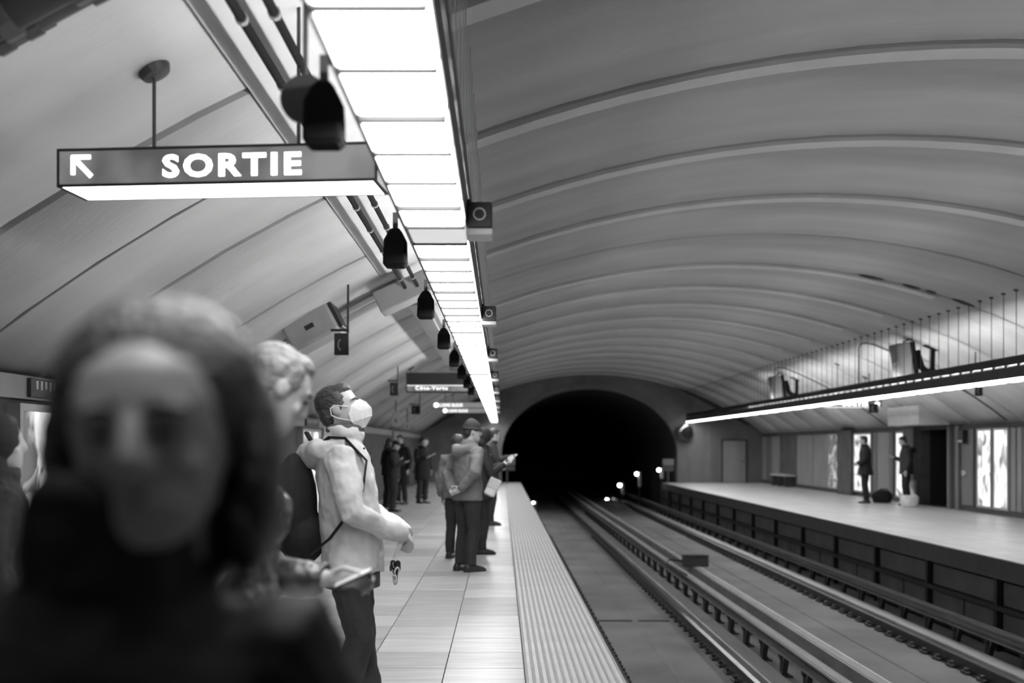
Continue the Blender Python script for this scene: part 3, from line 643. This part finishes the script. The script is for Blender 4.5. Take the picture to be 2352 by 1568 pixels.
def person(label, x, y, rz, H=1.75, vox=.012, skin=None, hair=None, lean=0.0, stoop=0.0, head=(0,0,0), arms=None, legs=None, tors=0.0,
           coat=None, pants=None, shoes=None, face=False, hat=None, group=None, z=0.0, hw=1.0):
    skin = skin or M_skin; k = H/1.75
    def Lw(p): return (p[0]+(tors if p[2] < 1.46 else tors*max(0, (1.6-p[2])/.14)), p[1]+(lean*(p[2]-.95) if p[2] > .95 else 0), p[2])
    neck = Vector((0, lean*.53+stoop, 1.50))
    Mh = Matrix.Translation(neck) @ Matrix.Rotation(R(head[0]), 4, 'Z') @ Matrix.Rotation(R(head[1]), 4, 'X') @ Matrix.Rotation(R(head[2]), 4, 'Y') @ Matrix.Translation((0, .02, .12))
    A = {1: ((.25,-.03,1.12), (.25,.05,.87), (0,.1,-1), (-1,0,0), .35), -1: ((-.25,-.03,1.12), (-.25,.05,.87), (0,.1,-1), (1,0,0), .35)}
    if arms: A.update(arms)
    G = {1: ((.10,.02,.48), (.10,-.02,.09)), -1: ((-.10,.02,.48), (-.10,-.02,.09))}
    if legs: G.update(legs)
    b = MB()
    b.rings([Lw((0,0,zz))[:2]+(zz, a, c) for zz, a, c in ((.86,.14,.095),(.98,.155,.105),(1.1,.135,.095),(1.28,.16,.105),(1.39,.15,.09),(1.45,.075,.065))], 16)
    b.tube([Lw((0,0,1.40)), tuple(neck+Vector((0,0,.0))), tuple(Mh @ Vector((0,-.02,-.03)))], [.06,.052,.055], 12)
    for s in (1, -1):
        e, wr, hd, hn, cu = A[s]; sh = Lw((s*.155, 0, 1.385))
        b.tube([Lw((s*.10,0,1.37)), sh, tuple((Vector(sh)+Vector(e))/2), e, wr], [.05,.055,.046,.040,.028], 10)
        hand(b, wr, hd, hn, s, cu)
        kn, an = G[s]; b.tube([(s*.085,0,.92), (s*.09,.005,.75), kn, ((kn[0]+an[0])/2, (kn[1]+an[1])/2-.015, (kn[2]+an[2])/2), an], [.08,.078,.052,.052,.036], 10)
        b.tube([(an[0], an[1]-.04, .05), (an[0], an[1]+.05, .05), (an[0]+s*.01, an[1]+.17, .035)], [.036,.04,.028], 8)
    b.M = Mh
    b.rings([(0,.058,-.116,.024*hw,.02),(0,.046,-.104,.042*hw,.042),(0,.022,-.075,.058*hw,.072),(0,.004,-.035,.068*hw,.087),(0,-.002,0,.072*hw,.093),(0,-.006,.04,.075*hw,.096),(0,-.01,.075,.068*hw,.086),(0,-.012,.1,.05,.064),(0,-.014,.116,.022,.028)], 20)
    b.tube([(0,.082,.03),(0,.098,.0),(0,.107,-.022),(0,.088,-.034)], [.009,.012,.0155,.012], 8)
    for s in (1, -1):
        b.ell((s*.077,-.012,-.002), (.011,.024,.034), None, 10, 6)
        b.ell((s*.012,.094,-.027), (.009,.009,.008), None, 8, 5); b.ell((s*.036,.074,.027), (.022,.013,.008), None, 8, 5); b.ell((s*.042,.058,-.03), (.024,.02,.022), None, 8, 5)
    b.M = Matrix()
    body = organic(b.build('person', skin, None, (x, y, z)), vox, 3)
    body.rotation_euler = (0, 0, R(rz)); body.scale = (k, k, k); tag(body, label, 'person', group)
    if face:
        for s in (1, -1):
            b = MB(); b.M = Mh; b.ell((s*.031,.0815,.004), (.0145,.009,.0062), None, 10, 6); b.build('eye', M_hairD, body, None, True)
            b = MB(); b.M = Mh; b.tube([(s*.014,.094,.026),(s*.032,.089,.032),(s*.052,.075,.026)], [.004,.005,.003], 6); b.build('eyebrow', M_hairD, body, None, True)
        b = MB(); b.M = Mh; b.ell((0,.083,-.060), (.024,.012,.0045), None, 12, 6); b.ell((0,.083,-.068), (.02,.012,.0058), None, 12, 6); b.build('lips', M_skinD, body, None, True)
    if hair:
        st, hm = hair; b = MB(); b.M = Mh
        if st == 'big':
            b.ell((0,-.056,.046), (.122,.118,.116), None, 20, 12)
            for s in (1, -1): b.ell((s*.108,-.052,-.03), (.028,.055,.10), None, 12, 8); b.ell((s*.09,-.05,-.10), (.028,.045,.065), None, 12, 8)
            b.ell((0,-.08,-.07), (.10,.06,.12), None, 14, 8)
        else:
            b.ell((0,-.026,.036), (.084,.098,.088), None, 18, 10); b.ell((0,.022,.088), (.062,.052,.034), None, 14, 8); b.ell((0,-.06,-.015), (.076,.052,.075), None, 14, 8)
            for s in (1, -1): b.ell((s*.066,-.01,.03), (.018,.042,.055), None, 10, 6)
            if st == 'long':
                for s in (1, -1): b.ell((s*.06,-.03,-.06), (.03,.05,.09), None, 10, 6)
                b.ell((0,-.075,-.12), (.085,.045,.11), None, 12, 8)
        organic(b.build('hair', hm, body), max(.006, vox*.8), 2, .007 if vox < .009 else 0, TEXH)
    if hat:
        hk, hm = hat; b = MB(); b.M = Mh
        if hk == 'beanie':
            b.rings([(0,-.012,.012,.089,.108),(0,-.012,.04,.091,.110),(0,-.014,.08,.083,.10),(0,-.018,.115,.062,.075),(0,-.025,.142,.03,.038),(0,-.03,.15,.012,.015)], 18)
            b.tube([(.090*math.cos(2*math.pi*i/18), -.012+.109*math.sin(2*math.pi*i/18), .02) for i in range(19)], .012, 8)
        elif hk == 'cap':
            b.rings([(0,-.01,.03,.088,.108),(0,-.012,.07,.084,.102),(0,-.016,.105,.06,.072),(0,-.018,.125,.02,.024)], 18); b.loft([[(-.07,.08,.04),(.07,.08,.04),(.05,.17,.025),(-.05,.17,.025)],[(-.07,.08,.048),(.07,.08,.048),(.05,.17,.033),(-.05,.17,.033)]])
        elif hk == 'hood':
            b.ell((0,-.03,.02), (.112,.118,.125), None, 18, 10); b.ell((0,-.06,-.09), (.12,.10,.09), None, 16, 8)
        organic(b.build({'beanie':'beanie','cap':'cap','hood':'hood'}[hk], hm, body), max(.007, vox*.8), 3)
    if pants:
        b = MB(); b.rings([(0,0,.80,.15,.12),(0,0,.88,.17,.125),(0,0,1.0,.165,.118),(0,0,1.04,.15,.11)], 16)
        for s in (1, -1):
            kn, an = G[s]; b.tube([(s*.085,0,.90), (s*.092,.005,.72), kn, ((kn[0]+an[0])/2, (kn[1]+an[1])/2-.015, (kn[2]+an[2])/2), (an[0],an[1]-.005,.075)], [.098,.096,.077,.07,.066], 12)
        organic(b.build('trousers', pants, body), vox, 3, .022 if vox < .02 else 0)
        for s in (1, -1):
            kn, an = G[s]; b = MB()
            b.loft([[(an[0]+s*.004*j2+wx*hw, an[1]+yy, zz) for wx, zz in ((-1,.0),(1,.0),(1,.018),(.85,hh*.7),(.3,hh),(-.3,hh),(-.85,hh*.7),(-1,.018))] for j2, (yy, hw, hh) in enumerate(((-.095,.025,.06),(-.07,.04,.095),(.0,.045,.10),(.06,.048,.08),(.12,.05,.06),(.165,.042,.045),(.19,.022,.03)))])
            b.build('shoe', shoes or M_black, body, None, True)
    if coat:
        m, hem, g, fl = coat['m'], coat.get('hem', .80), coat.get('g', 1.0), coat.get('flare', 1.0); sr = coat.get('sr', 1.0)
        b = MB(); L = [(hem,.205*fl,.15*fl),((hem+.98)/2,.203*(1+fl)/2,.148*(1+fl)/2)] if hem < .9 else [(hem,.2*fl,.148*fl)]
        L += [(1.0,.195,.145),(1.12,.19,.142),(1.28,.205,.145),(1.38,.185,.122),(1.44,.12,.098),(1.475,.088,.09)]
        b.rings([Lw((0,0,zz))[:2]+(zz, a*g, c*g) for zz, a, c in L], 20)
        for s in (1, -1):
            e, wr, hd, hn, cu = A[s]; sh = Lw((s*.165*g, 0, 1.375)); cuff = Vector(wr)-Vector(hd).normalized()*.0
            b.tube([Lw((s*.08,0,1.36)), sh, tuple((Vector(sh)+Vector(e))/2), e, tuple((Vector(e)+Vector(wr))/2), tuple(cuff)], [.075*sr,.084*sr,.074*sr,.066*sr,.058*sr,.047*sr], 12)
        c0 = Lw((0,0,1.46)); ch = coat.get('collar', .06)
        b.tube([(c0[0]+.078*math.cos(2*math.pi*i/16), c0[1]+stoop*.5+.01+.082*math.sin(2*math.pi*i/16), 1.465+ch*.4) for i in range(17)], [(ch*.6,.022)]*17, 8, (0,0,1))
        if coat.get('hood'):
            h0 = Lw((0,0,1.42)); b.tube([(.13,h0[1]+.03,1.44),(.12,h0[1]-.10,1.42),(0,h0[1]-.17,1.38),(-.12,h0[1]-.10,1.42),(-.13,h0[1]+.03,1.44)], [.03,.055,.075,.055,.03], 10)
        jn = coat.get('name', 'jacket'); organic(b.build(jn, m, body), vox, 3, coat.get('fold', .03))
        if coat.get('under'):
            b = MB(); b.rings([Lw((0,0,hem-.07))[:2]+(hem-.075,.19*fl,.14*fl), Lw((0,0,hem))[:2]+(hem+.02,.19*fl,.14*fl)], 18); b.build('jumper_hem', coat['under'], body, None, True)
            b = MB(); b.tube([(c0[0]+.072*math.cos(2*math.pi*i/16), c0[1]+.01+.078*math.sin(2*math.pi*i/16), 1.51) for i in range(17)], [(.035,.025)]*17, 8, (0,0,1)); organic(b.build('inner_hood', coat['under'], body), vox, 2)
    return body, Mh, k
C_coatS = cloth('shiny_coat', .05, .36, .55, 7, .6); C_blk = cloth('black', .016, .75); C_dk = cloth('charcoal', .035, .8); C_gr = cloth('grey', .17, .8)
C_lt = cloth('pale', .60, .75, .4, 12); C_mid = cloth('mid', .18, .7, .5, 10); C_jean = cloth('jeans', .045, .85, .5, 14); C_wht = cloth('white', .75, .7)
# 1 woman facing the camera
person('woman in a black coat with tousled dark hair, facing out close to the lens', -.342, 1.14, 184, 1.575, .0065, M_skinD, ('big', M_hairB), head=(0,0,3), tors=.05, face=True, hw=1.16,
       coat=dict(m=C_blk, hem=.55, g=1.08, collar=.12, name='coat', sr=1.05), pants=C_blk)
# 2 grey-haired man
gm, _, gk = person('grey-haired man in a shiny dark coat bowing over a phone', -.80, 3.15, -70, 1.77, .0065, M_skin, ('short', M_hairG), lean=.10, stoop=.045, head=(14,-30,0), face=True,
       arms={1: ((.29,-.05,1.09), (.185,.10,1.255), (-.2,.35,1), (-.9,-.3,.2), .95), -1: ((-.26,.06,1.07), (-.10,.33,1.045), (.05,1,.02), (.75,0,-.65), .55)},
       coat=dict(m=C_coatS, hem=.52, g=1.12, flare=1.5, collar=.09, name='coat', fold=.06), pants=C_dk)
ph = thing('mobile_phone', 'mobile phone in the hand of the grey-haired man', 'phone', (P(812,1328,3.33).x, 3.33, P(812,1328,3.33).z))
b = MB(); b.M = Matrix.Rotation(R(-24), 4, 'Y') @ Matrix.Rotation(R(4), 4, 'X'); b.bbox(-.06, .06, -.034, .034, -.004, .004, .002); b.build('case', M_black, ph)
b = MB(); b.M = Matrix.Rotation(R(-24), 4, 'Y') @ Matrix.Rotation(R(4), 4, 'X'); b.box(-.056, .056, -.03, .03, .0041, .005); b.build('screen', glow('phone_screen', .25), ph)
# 3 masked man
mm, Mh, mk = person('man in a white face mask and pale hooded jacket wearing a black backpack', -.765, 5.8, -88, 1.775, .0075, M_skin, ('short', M_hairB), lean=-.10, head=(-4,13,0), face=True,
       arms={1: ((.275,.03,1.11), (.07,.262,.985), (-1,.35,-.35), (-.2,-.6,-.6), .8), -1: ((-.275,.02,1.11), (-.06,.275,.975), (1,.25,-.5), (.1,-.8,-.5), .8)},
       legs={1: ((.11,.05,.48),(.12,-.04,.09)), -1: ((-.11,.03,.48),(-.13,.10,.09))},
       coat=dict(m=C_lt, hem=.80, g=1.06, flare=1.0, collar=.07, hood=True, under=cloth('slate', .08), fold=.035), pants=C_jean)
b = MB(); b.M = Mh
rd = [(0,.108,.024),(0,.136,.002),(0,.156,-.034),(0,.150,-.072),(0,.105,-.120)]; lf = [(.03,.094,.020),(.060,.066,-.006),(.071,.046,-.04),(.064,.05,-.085),(.03,.08,-.122)]
rows = [[lf[i], tuple((Vector(lf[i])+Vector(rd[i]))/2+Vector((.004,.004,0))), rd[i], tuple((Vector((-lf[i][0],)+lf[i][1:])+Vector(rd[i]))/2+Vector((-.004,.004,0))), (-lf[i][0],)+lf[i][1:], (0,.03,lf[i][2])] for i in range(5)]
b.loft(rows); b.build('face_mask', C_wht, mm)
for s in (1, -1):
    b = MB(); b.M = Mh; b.tube([(s*.066,.052,-.005),(s*.083,.0,.012),(s*.087,-.035,.005),(s*.086,-.036,-.03),(s*.080,-.01,-.05),(s*.068,.048,-.075)], .003, 6); b.build('ear_loop', C_wht, mm)
# jacket details
for yy, zz in ((.10,1.42),(.135,1.40)): b = MB(); b.ell((.12,yy-.03,zz), (.006,.006,.006), None, 8, 5); b.build('press_stud', M_black, mm)
bp = thing('backpack', 'black backpack on the back of the masked man', 'backpack', (-.765, 5.8, 0), R(-88))
def to_scale(o, s): o.scale = (s, s, s)
to_scale(bp, mk)
b = MB(); b.ell((0,-.285,1.13), (.15,.11,.27), None, 18, 12); b.ell((0,-.25,.98), (.15,.12,.15), None, 16, 9); b.ell((0,-.33,1.02), (.115,.07,.13), None, 14, 8); organic(b.build('bag_body', C_blk, bp), .01, 4)
for s in (1, -1):
    b = MB(); b.tube([(s*.10,-.20,1.40),(s*.125,-.10,1.475),(s*.135,-.02,1.47),(s*.15,.085,1.36),(s*.175,.07,1.22),(s*.21,.0,1.10),(s*.205,-.09,.98),(s*.15,-.19,.90)], [(.022,.006)]*8, 8, (s,0,.3)); b.build('strap', C_blk, bp, None, True)
b = MB(); b.tube([(-.03,-.19,1.43),(-.03,-.23,1.50),(.03,-.23,1.50),(.03,-.19,1.43)], .009, 8); b.build('grab_handle', C_blk, bp)
ky = thing('key_lanyard', 'black and white woven lanyard hanging from the clasped hands', 'lanyard', (P(908,1290,5.72).x, 5.72, P(908,1290,5.72).z-.03))
for sc, dz, m, r in ((1.0, 0, C_blk, .0075), (.8, .004, C_wht, .005), (1.15, -.02, C_blk, .006), (1.0, -.028, C_wht, .0045)):
    b = MB(); b.tube([(sc*.009*(math.sin(q)+1.4*math.sin(2*q)), .012*math.sin(3*q)+dz*.5, dz+sc*.022*(math.cos(q)-1.4*math.cos(2*q))) for q in [2*math.pi*j/30 for j in range(31)]], r, 6); b.build('cord', m, ky, None, True)
b = MB(); b.tube([(0,0,.05),(.03,0,.11),(.05,.01,.17)], .004, 6); b.tube([(-.01,0,.05),(.01,0,.11),(.045,.01,.17)], .004, 6); b.build('loop', C_wht, ky)
# 4 man in the knitted hat
person('man in a knitted hat and grey jacket with hands behind his back', -.40, 13.2, -52, 1.76, .011, M_skin, ('short', M_hairD), lean=.04, stoop=.02, head=(-25,-6,0), hat=('beanie', C_dk),
       arms={1: ((.28,-.10,1.14), (.12,-.19,.95), (-1,-.1,-.3), (0,-1,0), .6), -1: ((-.27,-.10,1.14), (-.06,-.20,.94), (1,-.05,-.3), (0,-1,0), .6)},
       coat=dict(m=C_mid, hem=.82, g=1.05, flare=.98, collar=.06, hood=True), pants=C_dk)
# 5-7 people beyond him
person('person with tousled hair in a puffy jacket beside the man in the knitted hat', -.575, 14.7, -20, 1.62, .013, M_skin, ('long', M_hairB), arms={1: ((.25,0,1.1), (.2,.12,.92), (0,.3,-1), (-1,0,0), .5)}, coat=dict(m=C_gr, hem=.85, g=1.05, sr=1.2, fold=.05), pants=C_dk)
person('person in a dark hood holding a pale phone, white bag at the hip', -.27, 15.3, -75, 1.70, .013, M_skin, ('short', M_hairD), head=(0,-15,0), hat=('hood', C_dk), arms={1: ((.25,.06,1.12), (.10,.30,1.24), (-.2,1,.2), (-.3,0,.9), .5), -1: ((-.25,.06,1.12), (-.06,.30,1.24), (.2,1,.2), (.3,0,.9), .5)}, coat=dict(m=C_dk, hem=.75, g=1.05, hood=True), pants=C_dk)
person('young man with cropped hair and a backpack strap reading a paper at the platform edge', -.2, 20.9, -80, 1.80, .014, M_skin, ('short', M_hairD), head=(10,-12,0), stoop=.03, arms={1: ((.25,.08,1.14), (.10,.34,1.22), (-.1,1,.1), (-.2,0,.9), .5), -1: ((-.25,.08,1.14), (-.06,.34,1.22), (.1,1,.1), (.2,0,.9), .5)}, coat=dict(m=C_dk, hem=.80, g=1.0), pants=C_dk)
t = thing('shoulder_bag', 'white shoulder bag at the hip of the hooded person', 'bag', (-.17, 14.98, .80))
b = MB(); b.M = Matrix.Rotation(R(25), 4, 'Y'); b.bbox(-.075, .075, -.07, .07, 0, .24, .02); b.build('pouch', C_wht, t)
b = MB(); b.M = Matrix.Rotation(R(25), 4, 'Y'); b.bbox(-.08, .08, -.076, .02, .1, .245, .012); b.build('flap', C_lt, t)
b = MB(); b.tube([(.06,0,.22),(.03,.05,.45),(-.02,.1,.62)], .01, 6); b.build('strap', C_dk, t)
c = P(1117,1050,15.2); t = thing('mobile_phone', 'pale phone held by the hooded person', 'phone', (c.x+.02, 15.25, c.z+.01)); b = MB(); b.M = Matrix.Rotation(R(-35), 4, 'Y'); b.bbox(-.035, .05, -.07, .07, -.004, .006, .002); b.build('case', C_wht, t); b = MB(); b.M = Matrix.Rotation(R(-35), 4, 'Y'); b.box(-.03, .045, -.065, .065, .0061, .007); b.build('screen', glow('phone_screen', .25), t)
c = P(1162,1052,20.8); t = thing('paper', 'crumpled pale paper held by the young man at the platform edge', 'paper', (c.x+.06, 20.85, c.z-.05)); b = MB(); b.loft([[(-.07,-.1,0),(.09,-.1,.04),(.09,.1,.05),(-.07,.1,.01)],[(-.07,-.1,.05),(.08,-.1,.12),(.09,.1,.11),(-.06,.1,.06)]]); b.build('sheet', C_wht, t)
# waiting crowd by the near wall
G_ph = {1: ((.25,.06,1.12), (.08,.28,1.2), (-.3,1,.2), (-.3,0,.9), .5)}
crowd = [(-2.70, 26.9, -60, 1.66, C_blk, ('long', M_hairD), None, 'person with long dark hair in black, at the left of the waiting group', .80, 1.0),
         (-2.40, 25.2, -95, 1.60, C_dk, ('short', M_hairD), ('cap', C_blk), 'person in a dark cap bowed over a phone in the waiting group', .80, 1.0),
         (-2.52, 28.4, 150, 1.76, C_blk, ('short', M_hairD), None, 'tall person in a long black coat in the middle of the waiting group', .50, 1.1),
         (-2.02, 28.9, -140, 1.70, C_blk, ('short', M_hairD), None, 'person in black standing beside the long black coat', .62, 1.05),
         (-2.28, 32.0, -110, 1.72, C_mid, ('short', M_hairB), None, 'person in a pale flared coat behind the waiting group', .70, 1.5),
         (-2.45, 35.5, -90, 1.74, C_blk, ('long', M_hairD), None, 'person in black standing last in the waiting group', .70, 1.0)]
for x, y, rz, H, m, hr, ht, lab, hem, fl in crowd:
    person(lab, x, y, rz, H, .017, M_skin, hr, head=(0,-18,0), arms=G_ph, hat=ht, coat=dict(m=m, hem=hem, flare=fl, g=1.05, fold=0), pants=C_dk)
# hooded person cut by the frame
person('person in a big dark hood by the near wall, beside the lit advert', -1.93, 4.3, -60, 1.58, .010, M_skin, ('short', M_hairD), hat=('hood', C_dk), coat=dict(m=C_dk, hem=.75, g=1.08, hood=True, sr=1.1), pants=C_dk)
# opposite platform
person('person in a long black coat on the opposite platform', 9.32, 29.0, 78, 1.74, .017, M_skin, ('short', M_hairD), stoop=.02, head=(0,-8,0), arms={1: ((.26,.04,1.10), (.18,.2,1.0), (-.5,.6,-.2), (-1,0,0), .6), -1: ((-.26,.04,1.1), (-.18,.2,1.0), (.5,.6,-.2), (1,0,0), .6)}, coat=dict(m=C_blk, hem=.72, flare=1.25, g=1.1, fold=0, name='coat'), pants=C_blk)
person('person in dark clothes bent over a phone beside the dark pilaster', 9.92, 27.75, 80, 1.72, .017, M_skin, ('short', M_hairD), stoop=.03, head=(0,-20,0), arms=G_ph, coat=dict(m=C_dk, hem=.78, g=1.12, hood=True, fold=0), pants=C_blk)
t = thing('holdall', 'black rounded holdall on the floor by the long black coat', 'bag', (9.80, 29.15, 0))
b = MB(); b.ell((0,0,.17), (.28,.18,.17), None, 16, 9); b.rings([(0,0,.001,.22,.13),(0,0,.1,.26,.16)], 14); organic(b.build('bag_body', C_blk, t), .014, 3)
b = MB(); b.tube([(-.15,-.1,.28),(-.08,-.12,.36),(.08,-.12,.36),(.15,-.1,.28)], .014, 8); b.build('handle', C_blk, t)
t = thing('carrier_bag', 'white plastic carrier bag on the opposite platform floor', 'bag', (9.80, 27.2, 0))
b = MB(); b.rings([(0,0,.001,.19,.12),(0,0,.12,.23,.14),(0,0,.24,.22,.12),(0,0,.28,.17,.09)], 14); organic(b.build('bag_body', C_wht, t), .014, 2, .05)
for x0, x1 in ((-.19,-.27), (.10,.06)):
    b = MB(); b.loft([[(x0-.06,-.02,.22),(x0+.07,-.02,.22),(x0+.07,.02,.22),(x0-.06,.02,.22)],[(x1-.03,-.015,.4),(x1+.02,-.015,.4),(x1+.02,.015,.4),(x1-.03,.015,.4)],[(x1-.015,-.01,.46),(x1,-.01,.46),(x1,.01,.46),(x1-.015,.01,.46)]]); b.build('handle', C_wht, t)
t = thing('litter_bin', 'small pale bin standing behind the person bent over a phone', 'bin', (10.22, 28.2, 0))
b = MB(); b.rings([(0,0,0.001,.1,.1),(0,0,.6,.13,.13)], 14); b.build('bin_body', M_light, t); b = MB(); b.rings([(0,0,.6,.14,.14),(0,0,.63,.14,.14)], 14); b.build('lid', M_mid, t)
